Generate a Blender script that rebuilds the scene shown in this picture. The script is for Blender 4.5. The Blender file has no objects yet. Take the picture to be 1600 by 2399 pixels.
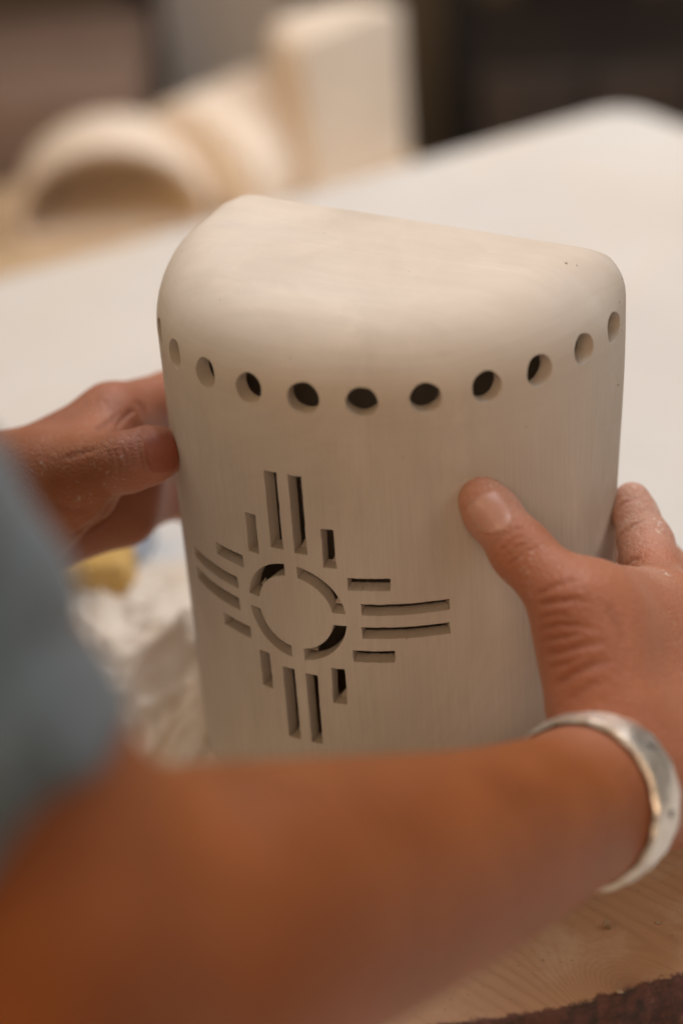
import bpy, bmesh, math, random
import numpy as np
from mathutils import Matrix, Vector
random.seed(7); rng = np.random.default_rng(7)

# ------------------------------------------------------------------ camera, world, lights, exposure
CAM = np.array([0.3039, -0.5860, 0.4776])
RC = np.array([[0.887503436, 0.456264589, -0.064500199],
               [0.176973286, -0.466734571, -0.866509836],
               [-0.425462227, 0.757615645, -0.494975179]])      # rows: right, down, forward
FPX = 4500.0                                                    # focal length in photo pixels (1600 x 2399)
scene = bpy.context.scene
cd = bpy.data.cameras.new('camera'); camo = bpy.data.objects.new('camera', cd)
scene.collection.objects.link(camo); scene.camera = camo
M = Matrix.Identity(4)
for i in range(3):
    M[i][0] = RC[0][i]; M[i][1] = -RC[1][i]; M[i][2] = -RC[2][i]; M[i][3] = CAM[i]
camo.matrix_world = M
cd.sensor_fit = 'VERTICAL'; cd.sensor_height = 36; cd.lens = FPX / 2399 * 36
cd.clip_start = 0.02; cd.clip_end = 60
cd.dof.use_dof = True; cd.dof.focus_distance = 0.688; cd.dof.aperture_fstop = 3.1; cd.dof.aperture_blades = 0

world = bpy.data.worlds.new('World'); scene.world = world; world.use_nodes = True
world.node_tree.nodes['Background'].inputs[0].default_value = (1.0, 0.8, 0.6, 1)
world.node_tree.nodes['Background'].inputs[1].default_value = 0.012

def area(name, loc, target, size, size_y, power, color):
    l = bpy.data.lights.new(name, 'AREA'); l.shape = 'RECTANGLE'; l.size = size; l.size_y = size_y
    l.energy = power; l.color = color
    o = bpy.data.objects.new(name, l); scene.collection.objects.link(o)
    o.location = loc; o.rotation_euler = (Vector(target) - Vector(loc)).to_track_quat('-Z', 'Y').to_euler()
    return o
area('window_light', (-0.1, 1.2, 1.5), (0, 0.1, 0.1), 1.1, 0.8, 17.0, (1.0, 0.86, 0.76))
area('skylight', (0.0, 0.35, 1.6), (0, 0.1, 0), 1.1, 0.8, 10.0, (0.75, 0.87, 1.0))
area('left_fill', (-1.4, 0.1, 1.1), (0, 0, 0.1), 1.1, 0.8, 5.0, (1.0, 0.8, 0.6))  # added warm fill from the left, no known source there
area('front_fill', (0.40, -1.40, 1.10), (0, 0, 0.1), 1.1, 0.8, 9.5, (1.0, 0.655, 0.4))  # added fill from behind the camera to lift the lantern's front
area('front_left_fill', (-0.85, -1.15, 1.3), (0, -0.05, 0.1), 1.1, 0.8, 17.0, (1.0, 0.64, 0.3))  # added fill, lights the lantern's front but hardly the near forearm
area('right_window', (1.2, 0.3, 1.0), (0, 0, 0.1), 1.1, 0.8, 5.8, (1.0, 0.862, 0.724))
bl_ = area('back_fill', (0.55, 1.60, 0.95), (-0.45, 1.0, -0.1), 0.4, 0.4, 0.9, (1.0, 1.0, 0.97)); bl_.data.spread = math.radians(45)  # added narrow light to brighten the pots on the bench
vs = scene.view_settings
vs.view_transform = 'Standard'; vs.look = 'None'; vs.exposure = 0.0; vs.gamma = 1.0; vs.use_curve_mapping = False
scene.render.engine = 'CYCLES'
scene.cycles.use_denoising = True
scene.cycles.max_bounces = 8

# ------------------------------------------------------------------ helpers
def P(x, y, d):
    """photo pixel at a depth in metres -> point in the place"""
    c = np.array([(x - 800) / FPX * d, (y - 1199.5) / FPX * d, d])
    return CAM + RC.T @ c
def onz(x, y, z):
    v = P(x, y, 1) - CAM
    return CAM + v * ((z - CAM[2]) / v[2])
def pix(X):
    c = (X - CAM) @ RC.T
    return 800 + FPX * c[:, 0] / c[:, 2], 1199.5 + FPX * c[:, 1] / c[:, 2], c[:, 2]
COL = scene.collection
def mesh_obj(name, verts, faces, mat=None, parent=None, smooth=True):
    me = bpy.data.meshes.new(name)
    me.from_pydata([tuple(map(float, v)) for v in verts], [], [tuple(map(int, f)) for f in faces]); me.update()
    if smooth: me.shade_smooth()
    o = bpy.data.objects.new(name, me); COL.objects.link(o)
    if mat: me.materials.append(mat)
    if parent: o.parent = parent
    return o
def bm_obj(name, bm, mat=None, parent=None, smooth=False):
    bmesh.ops.recalc_face_normals(bm, faces=bm.faces)
    me = bpy.data.meshes.new(name); bm.to_mesh(me); bm.free()
    if smooth: me.shade_smooth()
    o = bpy.data.objects.new(name, me); COL.objects.link(o)
    if mat: me.materials.append(mat)
    if parent: o.parent = parent
    return o
def empty(name, loc=(0, 0, 0)):
    o = bpy.data.objects.new(name, None); COL.objects.link(o); o.location = loc; o.empty_display_size = 0.02
    return o
def tag(o, label, cat, group=None):
    o['label'] = label; o['category'] = cat
    if group: o['group'] = group
    return o
def structure(o):
    o['kind'] = 'structure'; return o

class NT:
    """tiny node-graph writer"""
    def __init__(s, name):
        s.m = bpy.data.materials.new(name); s.m.use_nodes = True; s.t = s.m.node_tree; s.t.nodes.clear()
        s.out = s.n('ShaderNodeOutputMaterial'); s.b = s.n('ShaderNodeBsdfPrincipled')
        s.l(s.b.outputs[0], s.out.inputs[0])
    def n(s, t, **k):
        x = s.t.nodes.new(t)
        for a, v in k.items(): setattr(x, a, v)
        return x
    def l(s, a, b): s.t.links.new(a, b)
    def put(s, sock, v):
        if hasattr(v, 'is_output'): s.l(v, sock)
        else: sock.default_value = v
    def math(s, op, a, b=0.0, c=0.0, clamp=False):
        x = s.n('ShaderNodeMath', operation=op, use_clamp=clamp)
        s.put(x.inputs[0], a); s.put(x.inputs[1], b); s.put(x.inputs[2], c); return x.outputs[0]
    def coords(s, kind='Object'): return s.n('ShaderNodeTexCoord').outputs[kind]
    def mapping(s, v, scale=(1, 1, 1), loc=(0, 0, 0), rot=(0, 0, 0)):
        x = s.n('ShaderNodeMapping'); s.l(v, x.inputs[0]); x.inputs[1].default_value = loc
        x.inputs[2].default_value = rot; x.inputs[3].default_value = scale; return x.outputs[0]
    def noise(s, v, scale, detail=4, rough=0.55, dist=0.0):
        x = s.n('ShaderNodeTexNoise'); s.put(x.inputs['Vector'], v); x.inputs['Scale'].default_value = scale
        x.inputs['Detail'].default_value = detail; x.inputs['Roughness'].default_value = rough
        x.inputs['Distortion'].default_value = dist; return x.outputs['Fac']
    def voro(s, v, scale, feature='F1', out='Distance'):
        x = s.n('ShaderNodeTexVoronoi', feature=feature); s.put(x.inputs['Vector'], v)
        x.inputs['Scale'].default_value = scale; return x.outputs[out]
    def ramp(s, f, stops, interp='LINEAR'):
        x = s.n('ShaderNodeValToRGB'); x.color_ramp.interpolation = interp; s.put(x.inputs[0], f); e = x.color_ramp.elements
        while len(e) < len(stops): e.new(0.5)
        for i, (p, c) in enumerate(stops):
            e[i].position = p; e[i].color = (*c, 1) if len(c) == 3 else c
        return x.outputs[0]
    def rng(s, f, a, b, c=0.0, d=1.0):
        x = s.n('ShaderNodeMapRange'); s.put(x.inputs[0], f)
        for i, v in enumerate((a, b, c, d)): x.inputs[i + 1].default_value = v
        return x.outputs[0]
    def mix(s, f, a, b, blend='MIX'):
        x = s.n('ShaderNodeMix', data_type='RGBA', blend_type=blend); s.put(x.inputs['Factor'], f)
        def cc(v): return v if hasattr(v, 'is_output') else ((*v, 1) if len(v) == 3 else v)
        s.put(x.inputs['A'], cc(a)); s.put(x.inputs['B'], cc(b)); return x.outputs['Result']
    def bump(s, h, strength, dist, normal=None):
        x = s.n('ShaderNodeBump'); s.l(h, x.inputs['Height']); x.inputs['Strength'].default_value = strength
        x.inputs['Distance'].default_value = dist
        if normal is not None: s.l(normal, x.inputs['Normal'])
        return x.outputs[0]
    def set(s, **k):
        for a, v in k.items(): s.put(s.b.inputs[a.replace('_', ' ')], v)
        return s
def c4(r, g, b): return (r, g, b, 1)
def plain(name, col, rough=0.7, metal=0.0, var=0.12, scale=14):
    m = NT(name); v = m.coords(); f = m.noise(v, scale, 5)
    lo = tuple(c * (1 - var) for c in col); hi = tuple(min(1, c * (1 + var)) for c in col)
    m.set(Base_Color=m.ramp(f, [(0.3, lo), (0.7, hi)]), Roughness=rough, Metallic=metal)
    return m.m

# ------------------------------------------------------------------ materials
def mat_clay(name='clay', tint=(0.62, 0.575, 0.525), detail=True):
    m = NT(name); v = m.coords()
    big = m.noise(m.mapping(v, (15, 15, 9)), 1.0, 5, 0.6, 1.0)
    vert = m.noise(m.mapping(v, (900, 900, 22)), 1.0, 3, 0.6)          # fine vertical scraping on the wall
    hor = m.noise(m.mapping(v, (26, 26, 330)), 1.0, 4, 0.6, 0.4)       # wiped marks round the shoulder
    sep = m.n('ShaderNodeSeparateXYZ'); m.l(v, sep.inputs[0]); z = sep.outputs[2]
    up = m.rng(z, 0.150, 0.200)
    top = m.noise(m.mapping(v, (16, 150, 30), rot=(0, 0, 0.14)), 1.0, 5, 0.6, 0.7)
    ontop = m.rng(z, 0.204, 0.2125)
    st = m.mix(up, vert, hor); st = m.mix(ontop, st, top)
    stv = m.math('ADD', st, 0.0)
    a, b = tuple(c * 0.92 for c in tint), tuple(min(1, c * 1.07) for c in tint)
    col = m.ramp(big, [(0.30, (a[0], a[1] * 0.975, a[2] * 0.94)), (0.7, b)])
    sh = m.rng(stv, 0.3, 0.7, 0.955, 1.03)
    cmb = m.n('ShaderNodeCombineColor'); [m.l(sh, cmb.inputs[i]) for i in range(3)]
    col = m.mix(1.0, col, cmb.outputs[0], 'MULTIPLY')
    # chalky wiped dust
    d = m.noise(m.mapping(v, (20, 20, 8)), 1.0, 6, 0.7, 1.2)
    col = m.mix(m.rng(d, 0.50, 0.70, 0, 0.30), col, (0.80, 0.73, 0.65))
    # tiny pits
    pit = m.voro(v, 70); pf = m.rng(pit, 0.018, 0.034, 0.5, 0.0)
    col = m.mix(pf, col, (0.36, 0.26, 0.18))
    bev = m.n('ShaderNodeBevel', samples=4); bev.inputs['Radius'].default_value = 0.0006
    fine = m.noise(v, 1500, 3, 0.6)
    h = m.math('ADD', m.math('MULTIPLY', stv, 0.8), m.math('MULTIPLY', fine, 0.22))
    h = m.math('ADD', h, m.math('MULTIPLY', big, 0.9))
    m.set(Base_Color=col, Roughness=0.82, Normal=m.bump(h, 0.3, 0.0005, bev.outputs[0] if detail else None))
    m.b.inputs['Specular IOR Level'].default_value = 0.28
    return m.m
CLAY = mat_clay()
CLAY_BG = mat_clay('clay_far', (0.80, 0.70, 0.60), False)

def mat_skin(name='skin'):
    m = NT(name); v = m.coords()
    f = m.noise(v, 28, 4, 0.55); f2 = m.noise(v, 130, 4, 0.6)
    col = m.ramp(f, [(0.3, (0.31, 0.100, 0.036)), (0.7, (0.42, 0.155, 0.066))])
    col = m.mix(m.rng(f2, 0.35, 0.7, 0, 0.35), col, (0.42, 0.145, 0.07))
    arm_shade = m.n('ShaderNodeAttribute', attribute_name='tan').outputs['Fac']  # shade of the forearm, put into the skin colour
    col = m.mix(m.math('MULTIPLY', arm_shade, 0.95), col, m.ramp(f, [(0.3, (0.235, 0.062, 0.011)), (0.7, (0.315, 0.092, 0.019))]))
    at = m.n('ShaderNodeAttribute', attribute_name='rosy'); ro = at.outputs['Fac']
    col = m.mix(m.math('MULTIPLY', ro, 0.75), col, (0.56, 0.25, 0.175))
    du = m.n('ShaderNodeAttribute', attribute_name='dust').outputs['Fac']
    pores = m.voro(v, 900); cells = m.voro(m.mapping(v, (1.0, 1.0, 1.6)), 330, 'DISTANCE_TO_EDGE'); cells = m.math('MINIMUM', m.math('MULTIPLY', cells, 5.0), 1.0)
    dn = m.noise(v, 210, 6, 0.72, 0.6); dn2 = m.noise(v, 55, 3)
    grain = m.math('ADD', m.math('MULTIPLY', dn, 0.75), m.math('MULTIPLY', dn2, 0.35))
    thr = m.math('SUBTRACT', 0.80, m.math('MULTIPLY', du, 0.38))
    mask = m.math('MULTIPLY', m.math('SUBTRACT', grain, thr), 4.5, clamp=True)
    mask = m.math('MAXIMUM', m.math('MULTIPLY', mask, m.math('MULTIPLY', du, 0.85, clamp=True)), m.math('MULTIPLY', m.math('POWER', du, 2.0), m.rng(grain, 0.35, 0.7, 0.25, 0.75)), clamp=True)
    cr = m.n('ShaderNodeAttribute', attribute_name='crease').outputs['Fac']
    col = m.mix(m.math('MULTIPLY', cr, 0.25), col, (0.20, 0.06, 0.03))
    col = m.mix(mask, col, (0.60, 0.44, 0.37))
    fl = m.noise(v, 620, 4, 0.75, 0.4); fl2 = m.noise(v, 95, 3)
    fleck = m.math('MULTIPLY', m.rng(m.math('ADD', fl, m.math('MULTIPLY', fl2, 0.35)), 0.80, 0.86), m.math('MULTIPLY', du, 1.6, clamp=True), clamp=True)
    col = m.mix(fleck, col, (0.74, 0.66, 0.58))
    h = m.math('ADD', m.math('MULTIPLY', cells, 0.55), m.math('MULTIPLY', pores, 0.25))
    h = m.math('ADD', h, m.math('MULTIPLY', f2, 0.6))
    m.set(Base_Color=col, Roughness=m.math('ADD', 0.46, m.math('MULTIPLY', mask, 0.4)), Normal=m.bump(h, 0.45, 0.0007))
    m.b.inputs['Sheen Weight'].default_value = 0.06; m.b.inputs['Sheen Roughness'].default_value = 0.4; m.b.inputs['Sheen Tint'].default_value = (1.0, 0.72, 0.58, 1)
    m.b.inputs['Subsurface Weight'].default_value = 0.18
    m.b.inputs['Subsurface Radius'].default_value = (1.0, 0.35, 0.18)
    m.b.inputs['Subsurface Scale'].default_value = 0.004
    m.b.inputs['Specular IOR Level'].default_value = 0.30
    return m.m
SKIN = mat_skin()
def mat_nail(name, col):
    m = NT(name); v = m.coords(); f = m.noise(v, 120, 3)
    c = m.ramp(f, [(0.35, tuple(x * 0.9 for x in col)), (0.7, col)])
    d = m.noise(v, 380, 5, 0.7); c = m.mix(m.rng(d, 0.60, 0.75, 0, 0.35), c, (0.62, 0.5, 0.43))
    m.set(Base_Color=c, Roughness=0.34 if col[0] > 0.5 else 0.55)
    m.b.inputs['Subsurface Weight'].default_value = 0.15; m.b.inputs['Subsurface Scale'].default_value = 0.002
    return m.m
NAIL = mat_nail('nail_pale', (0.60, 0.33, 0.25)); NAIL_RED = mat_nail('nail_red', (0.40, 0.125, 0.075))

def mat_cloth():
    m = NT('shirt_cloth'); v = m.coords()
    w1 = m.n('ShaderNodeTexWave', wave_type='BANDS', bands_direction='DIAGONAL'); m.l(v, w1.inputs[0]); w1.inputs['Scale'].default_value = 420
    f = m.noise(v, 11, 4)
    col = m.ramp(f, [(0.3, (0.058, 0.080, 0.094)), (0.7, (0.092, 0.120, 0.136))])
    m.set(Base_Color=col, Roughness=0.9, Normal=m.bump(w1.outputs['Fac'], 0.25, 0.0006))
    m.b.inputs['Sheen Weight'].default_value = 0.25
    return m.m
CLOTH = mat_cloth()

def mat_table():
    m = NT('white_laminate'); v = m.coords(); f = m.noise(v, 7, 6, 0.65); g = m.noise(v, 90, 4)
    col = m.ramp(f, [(0.3, (0.62, 0.615, 0.605)), (0.7, (0.67, 0.665, 0.655))])
    col = m.mix(m.rng(g, 0.6, 0.75, 0, 0.25), col, (0.80, 0.76, 0.70))
    sm = m.noise(m.mapping(v, (5, 2.2, 1), rot=(0, 0, 0.6)), 1.0, 5, 0.6, 1.4); col = m.mix(m.rng(sm, 0.5, 0.7, 0, 0.5), col, (0.70, 0.63, 0.55))
    m.set(Base_Color=col, Roughness=m.rng(f, 0.3, 0.7, 0.42, 0.6)); return m.m
TABLE = mat_table()

def mat_pine():
    m = NT('pine_wood'); v = m.coords()
    ang = math.atan2(-0.27, 0.96)
    r = m.mapping(v, (1, 1, 1), rot=(0, 0, -ang)); sep = m.n('ShaderNodeSeparateXYZ'); m.l(r, sep.inputs[0])
    along, across = sep.outputs[0], sep.outputs[1]
    k = onz(1512, 2335, 0.0)
    ka = k[0] * math.cos(ang) + k[1] * math.sin(ang); kc = -k[0] * math.sin(ang) + k[1] * math.cos(ang)
    da = m.math('SUBTRACT', along, float(ka)); dc = m.math('SUBTRACT', across, float(kc))
    r2 = m.math('ADD', m.math('MULTIPLY', da, m.math('MULTIPLY', da, 0.28)), m.math('MULTIPLY', dc, dc))
    rad = m.math('SQRT', r2)
    near = m.math('EXPONENT', m.math('MULTIPLY', r2, -1.0 / (0.013 ** 2)))
    wob = m.noise(m.mapping(r, (4, 55, 5)), 1.0, 3)
    g = m.math('ADD', across, m.math('MULTIPLY', m.math('SUBTRACT', wob, 0.5), 0.007))
    g = m.math('ADD', m.math('MULTIPLY', g, m.math('SUBTRACT', 1.0, near)), m.math('MULTIPLY', rad, near))
    s = m.math('SINE', m.math('MULTIPLY', g, 1150.0))
    rings = m.math('POWER', m.math('MULTIPLY', m.math('ADD', s, 1.0), 0.5), 2.4)
    fib = m.noise(m.mapping(r, (30, 1400, 30)), 1.0, 3, 0.6)
    big = m.noise(m.mapping(r, (6, 26, 6)), 1.0, 4)
    t = m.math('ADD', m.math('MULTIPLY', rings, m.rng(big, 0.35, 0.65, 0.08, 0.36)), m.math('MULTIPLY', fib, 0.35))
    col = m.ramp(t, [(0.1, (0.44, 0.275, 0.17)), (0.5, (0.375, 0.22, 0.133)), (0.9, (0.255, 0.138, 0.08))])
    knot = m.math('EXPONENT', m.math('MULTIPLY', r2, -1.0 / (0.0065 ** 2)))
    col = m.mix(m.math('MULTIPLY', knot, 0.75), col, (0.20, 0.105, 0.075))
    dust = m.noise(v, 34, 6, 0.7); col = m.mix(m.rng(dust, 0.48, 0.7, 0, 0.4), col, (0.60, 0.50, 0.40))
    # old dark stain creeping in from the worn front edge
    at = m.n('ShaderNodeAttribute', attribute_name='stain').outputs['Fac']
    sn = m.noise(v, 160, 6, 0.7); sm = m.math('MULTIPLY', m.math('ADD', m.math('SUBTRACT', at, 0.62), m.math('MULTIPLY', m.math('SUBTRACT', sn, 0.5), 0.9)), 6.0, clamp=True)
    col = m.mix(sm, col, m.ramp(sn, [(0.35, (0.035, 0.02, 0.015)), (0.6, (0.12, 0.045, 0.035)), (0.75, (0.20, 0.12, 0.08))]))
    m.set(Base_Color=col, Roughness=0.68, Normal=m.bump(m.math('ADD', t, m.math('MULTIPLY', dust, 0.3)), 0.4, 0.0008))
    return m.m
PINE = mat_pine()

def mat_silver():
    m = NT('hammered_silver'); v = m.coords(); f = m.voro(v, 150, 'SMOOTH_F1'); g = m.noise(v, 260, 4)
    t = m.noise(v, 75, 5, 0.65)
    col = m.ramp(t, [(0.28, (0.18, 0.155, 0.13)), (0.40, (0.74, 0.69, 0.62)), (0.7, (0.90, 0.86, 0.80))])
    m.set(Base_Color=col, Metallic=1.0, Roughness=m.rng(t, 0.3, 0.7, 0.52, 0.36), Normal=m.bump(m.math('ADD', f, m.math('MULTIPLY', g, 0.2)), 0.6, 0.0016))
    return m.m
SILVER = mat_silver()

# ------------------------------------------------------------------ the setting
TZ = -0.030                                                      # table height; the pine board's top is z = 0
FLOOR_Z = -0.80
bm = bmesh.new()
bmesh.ops.create_grid(bm, x_segments=2, y_segments=2, size=9.0)
for v in bm.verts: v.co.z = FLOOR_Z
floor = structure(bm_obj('floor', bm, plain('concrete_floor', (0.085, 0.066, 0.055), 0.75, var=0.3, scale=3)))

# white work table, its far corner where the photograph shows it
cA = onz(1459, 245, TZ)[:2]; e0 = onz(0, 655, TZ)[:2]
d1 = cA - e0; d1 /= np.linalg.norm(d1); d2 = np.array([d1[1], -d1[0]])
def table_slab(name, mat, corner, da, la, db, lb, z1, th, rad=0.02):
    """rounded rectangle from a corner, running la along -da and lb along db"""
    pts = []
    def arc(c, a0):
        for i in range(9):
            a = a0 + math.pi / 2 * i / 8; pts.append((c[0] + rad * math.cos(a), c[1] + rad * math.sin(a)))
    loc = [(lb - rad, -rad, 0), (rad, -rad, math.pi / 2), (rad, -la + rad, math.pi), (lb - rad, -la + rad, 1.5 * math.pi)]
    for u, v, a0 in loc: arc((u, v), a0)
    W = [corner + db * u + da * v for u, v in pts]
    bm = bmesh.new()
    top = [bm.verts.new((x, y, z1)) for x, y in W]; bot = [bm.verts.new((x, y, z1 - th)) for x, y in W]
    bm.faces.new(top); bm.faces.new(bot[::-1]); n = len(W)
    for i in range(n): bm.faces.new((top[i], bot[i], bot[(i + 1) % n], top[(i + 1) % n]))
    bmesh.ops.bevel(bm, geom=[e for e in bm.edges if abs(e.verts[0].co.z - z1) < 1e-6 and abs(e.verts[1].co.z - z1) < 1e-6], offset=0.003, segments=2, affect='EDGES')
    return bm_obj(name, bm, mat)
tbl = empty('work_table', (0, 0, FLOOR_Z)); tag(tbl, 'large white work table under the pine board and pottery', 'table')
tt = table_slab('table_top', TABLE, cA, d1, 1.15, d2, 1.25, TZ, 0.03); tt.parent = tbl; tt.location.z = -FLOOR_Z
LEGM = plain('table_leg_steel', (0.08, 0.08, 0.085), 0.5, 0.6)
for a, b in ((0.08, 0.08), (1.07, 0.08), (0.08, 1.17), (1.07, 1.17)):
    q = cA - d1 * a + d2 * b
    bm = bmesh.new(); bmesh.ops.create_cube(bm, size=1, matrix=Matrix.Translation((q[0], q[1], (FLOOR_Z + TZ - 0.03) / 2)) @ Matrix.Diagonal((0.045, 0.045, TZ - 0.03 - FLOOR_Z, 1)))
    lg = bm_obj('leg', bm, LEGM, tbl); lg.location.z = -FLOOR_Z

# tan plywood side bench along the table's far-left edge, carrying the other pottery
ply = NT('plywood'); _v = ply.coords(); _f = ply.noise(ply.mapping(_v, (4, 60, 4), rot=(0, 0, -1.04)), 1.0, 4)
ply.set(Base_Color=ply.ramp(_f, [(0.3, (0.46, 0.33, 0.205)), (0.7, (0.58, 0.44, 0.29))]), Roughness=0.7)
BZ = -0.21
q0 = onz(0, 440, BZ)[:2]; q1 = onz(1015, 392, BZ)[:2]; bcor = q0 + d1 * ((q1 - q0) @ d1)
bo = table_slab('plywood_bench', ply.m, bcor, d1, 1.5, d2, float((onz(0, 900, BZ)[:2] - q0) @ d2), BZ, 0.03, 0.01)
tag(bo, 'low tan plywood bench just beyond the white table', 'bench')

# pine board under the lantern, its front edge worn and dark
front_px = [(880, 2440), (1000, 2402), (1130, 2388), (1290, 2368), (1400, 2335), (1475, 2312), (1540, 2296), (1640, 2268), (1760, 2215)]
fr = [onz(x, y, 0)[:2] for x, y in front_px]
fr = [fr[0] + (fr[0] - fr[1]) * 1.2] + fr
Fd = np.array([0.77, 0.63]); Nd = np.array([-0.63, 0.77])
P0 = np.array([0.118, -0.129])
back = [P0 + Fd * 0.10 + Nd * 0.245, P0 - Fd * 0.080 + Nd * 0.252]
NU = 120
def resample(pl, n):
    pl = np.array(pl); L = np.r_[0, np.cumsum(np.linalg.norm(np.diff(pl, axis=0), axis=1))]
    s = np.linspace(0, L[-1], n); return np.c_[np.interp(s, L, pl[:, 0]), np.interp(s, L, pl[:, 1])]
A = resample(fr, NU); A += np.c_[np.zeros(NU), np.cumsum(rng.normal(0, 0.00012, NU))]
A[:, 1] += 0.0004 * np.sin(np.arange(NU) * 0.37) + 0.0003 * np.sin(np.arange(NU) * 0.83 + 1)
B = resample([back[1], back[0]], NU)
NV = 60; verts = []; stain = []
ts = np.linspace(0, 1, NV) ** 1.7
for j, t in enumerate(ts):
    for i in range(NU):
        q = A[i] * (1 - t) + B[i] * t; dist = np.linalg.norm(q - A[i])
        z = -0.0016 * math.exp(-dist / 0.0015); s_ = math.exp(-dist / 0.006); s_ = max(s_, 0)
        verts.append((q[0], q[1], z)); stain.append(s_)
nb = len(verts)
for k, (dz, dn) in enumerate([(-0.006, 0.0012), (-0.014, 0.0006), (-0.024, 0.001), (-0.0295, 0.002)]):
    for i in range(NU):
        q = A[i] - Nd * (dn + 0.0007 * math.sin(i * 0.31 + k * 1.3) + 0.0004 * math.sin(i * 0.77 - k * 2.1) + rng.normal(0, 0.00012)); verts.append((q[0], q[1], dz)); stain.append(1.0)
faces = [(j * NU + i, j * NU + i + 1, (j + 1) * NU + i + 1, (j + 1) * NU + i) for j in range(NV - 1) for i in range(NU - 1)]
rows = [list(range(NU))] + [list(range(nb + k * NU, nb + (k + 1) * NU)) for k in range(4)]
for k in range(4):
    for i in range(NU - 1): faces.append((rows[k + 1][i], rows[k + 1][i + 1], rows[k][i + 1], rows[k][i]))
# remaining sides and underside
def skirt(ids):
    base = len(verts)
    for i in ids: verts.append((verts[i][0], verts[i][1], -0.0295)); stain.append(0.0)
    for a in range(len(ids) - 1): faces.append((ids[a], ids[a + 1], base + a + 1, base + a))
skirt([j * NU for j in range(NV)]); skirt([(NV - 1) * NU + i for i in range(NU)]); skirt([j * NU + NU - 1 for j in range(NV - 1, -1, -1)])
board = mesh_obj('wooden_board', verts, faces, PINE)
at = board.data.attributes.new('stain', 'FLOAT', 'POINT'); at.data.foreach_set('value', stain)
board.data.set_sharp_from_angle(angle=math.radians(50))
tag(board, 'pale pine board with a dark worn front edge under the lantern', 'board')

# ------------------------------------------------------------------ the clay lantern
U = 0.085; EB = 0.2495; HT = 2.52; TH = 0.072
def outline(off=0.0, ph=0.0, shrink=1.0, nf=120, ns=8, nbk=24, rc=0.14, rf=0.30, rb=0.27, rbk=0.07):
    """the D-shaped plan at shoulder angle ph: x, y and the drop below the top"""
    R = 1 - off; pts = []; c1 = 1 - math.cos(ph); s1 = 1 - math.sin(ph)
    rf, rbk = rf * shrink, rbk * shrink; cap = (EB - off - rbk) * 0.72
    rcL, rcR = (min(cap, max(0.02, r - off * 0.4)) for r in (rc, rc * 0.5)); rbL, rbR = rb * shrink, rb * 0.72 * shrink
    ye = EB - off - rbk * c1; ycL, ycR = ye - rcL, ye - rcR
    rs_ = lambda y, r_: rf + (r_ - rf) * min(1, max(0, y / (EB - off)))
    for y in np.linspace(ycR, 0, ns, endpoint=False): r = rs_(y, rbR); pts.append((R - r * c1, y, r * s1))
    for a in np.linspace(0, -math.pi, nf, endpoint=False): pts.append(((R - rf * c1) * math.cos(a), (R - rf * c1) * math.sin(a), rf * s1))
    for y in np.linspace(0, ycL, ns): r = rs_(y, rbL); pts.append((-R + r * c1, y, r * s1))
    re = rs_(ycL, rbL); xl = R - re * c1 - rcL
    for a in np.linspace(math.pi, math.pi / 2, 7)[1:]:
        k = (math.pi - a) / (math.pi / 2); pts.append((-xl + rcL * math.cos(a), ycL + rcL * math.sin(a), (re + (rbk - re) * k) * s1))
    re = rs_(ycR, rbR); xr = R - re * c1 - rcR
    for x in np.linspace(-xl, xr, nbk)[1:-1]: pts.append((x, ye, rbk * s1))
    for a in np.linspace(math.pi / 2, 0, 7)[:-1]:
        k = 1 - a / (math.pi / 2); pts.append((xr + rcR * math.cos(a), ycR + rcR * math.sin(a), (rbk + (re - rbk) * k) * s1))
    return np.array(pts)
def d_solid(off, z0, z1, rows=26, shrink=1.0, wob=0.0):
    o = outline(off, 0, shrink); n = len(o); rings = []
    for k in range(rows):
        t = k / (rows - 1); rings.append(np.c_[o[:, 0], o[:, 1], z0 + (z1 - o[:, 2] - z0) * t])
    for ph in np.linspace(0, math.pi / 2, 15)[1:]:
        q = outline(off, ph, shrink); rings.append(np.c_[q[:, 0], q[:, 1], z1 - q[:, 2]])
    last = rings[-1]; c = np.array([0.0, -0.22])
    for s in (0.82, 0.6, 0.38, 0.16):
        q = last.copy(); q[:, :2] = c + (last[:, :2] - c) * s; q[:, 2] += wob * (1 - s * s); rings.append(q)
    V = np.concatenate(rings); F = []
    for k in range(len(rings) - 1):
        for i in range(n):
            j = (i + 1) % n; F.append((k * n + i, k * n + j, (k + 1) * n + j, (k + 1) * n + i))
    V = np.concatenate([V, [[c[0], c[1], z1 + wob]], [[0, -0.3, z0]]]); T, Bt = len(V) - 2, len(V) - 1
    for i in range(n):
        j = (i + 1) % n; F.append(((len(rings) - 1) * n + i, (len(rings) - 1) * n + j, T)); F.append((j, i, Bt))
    zt = np.clip((V[:, 2] - 1.1) / 1.1, 0, 1); xt = np.clip((V[:, 0] - 0.55) / 0.45, 0, 1); V[:, 0] += 0.040 * zt * zt * (3 - 2 * zt) * xt * xt * np.clip((V[:, 1] + 0.6) / 0.6, 0, 1)
    V[:, 2] += 0.070 * np.clip((V[:, 2] - 2.0) / 0.5, 0, 1) * np.clip((1.0 - V[:, 0]) / 2.0, 0, 1) * np.clip((V[:, 1] + 0.9) / 0.7, 0.3, 1)
    return V * U, F
def temp(name, V, F):
    o = mesh_obj(name, V, F, None, None, False)
    bm = bmesh.new(); bm.from_mesh(o.data); bmesh.ops.recalc_face_normals(bm, faces=bm.faces); bm.to_mesh(o.data); bm.free(); return o
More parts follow.
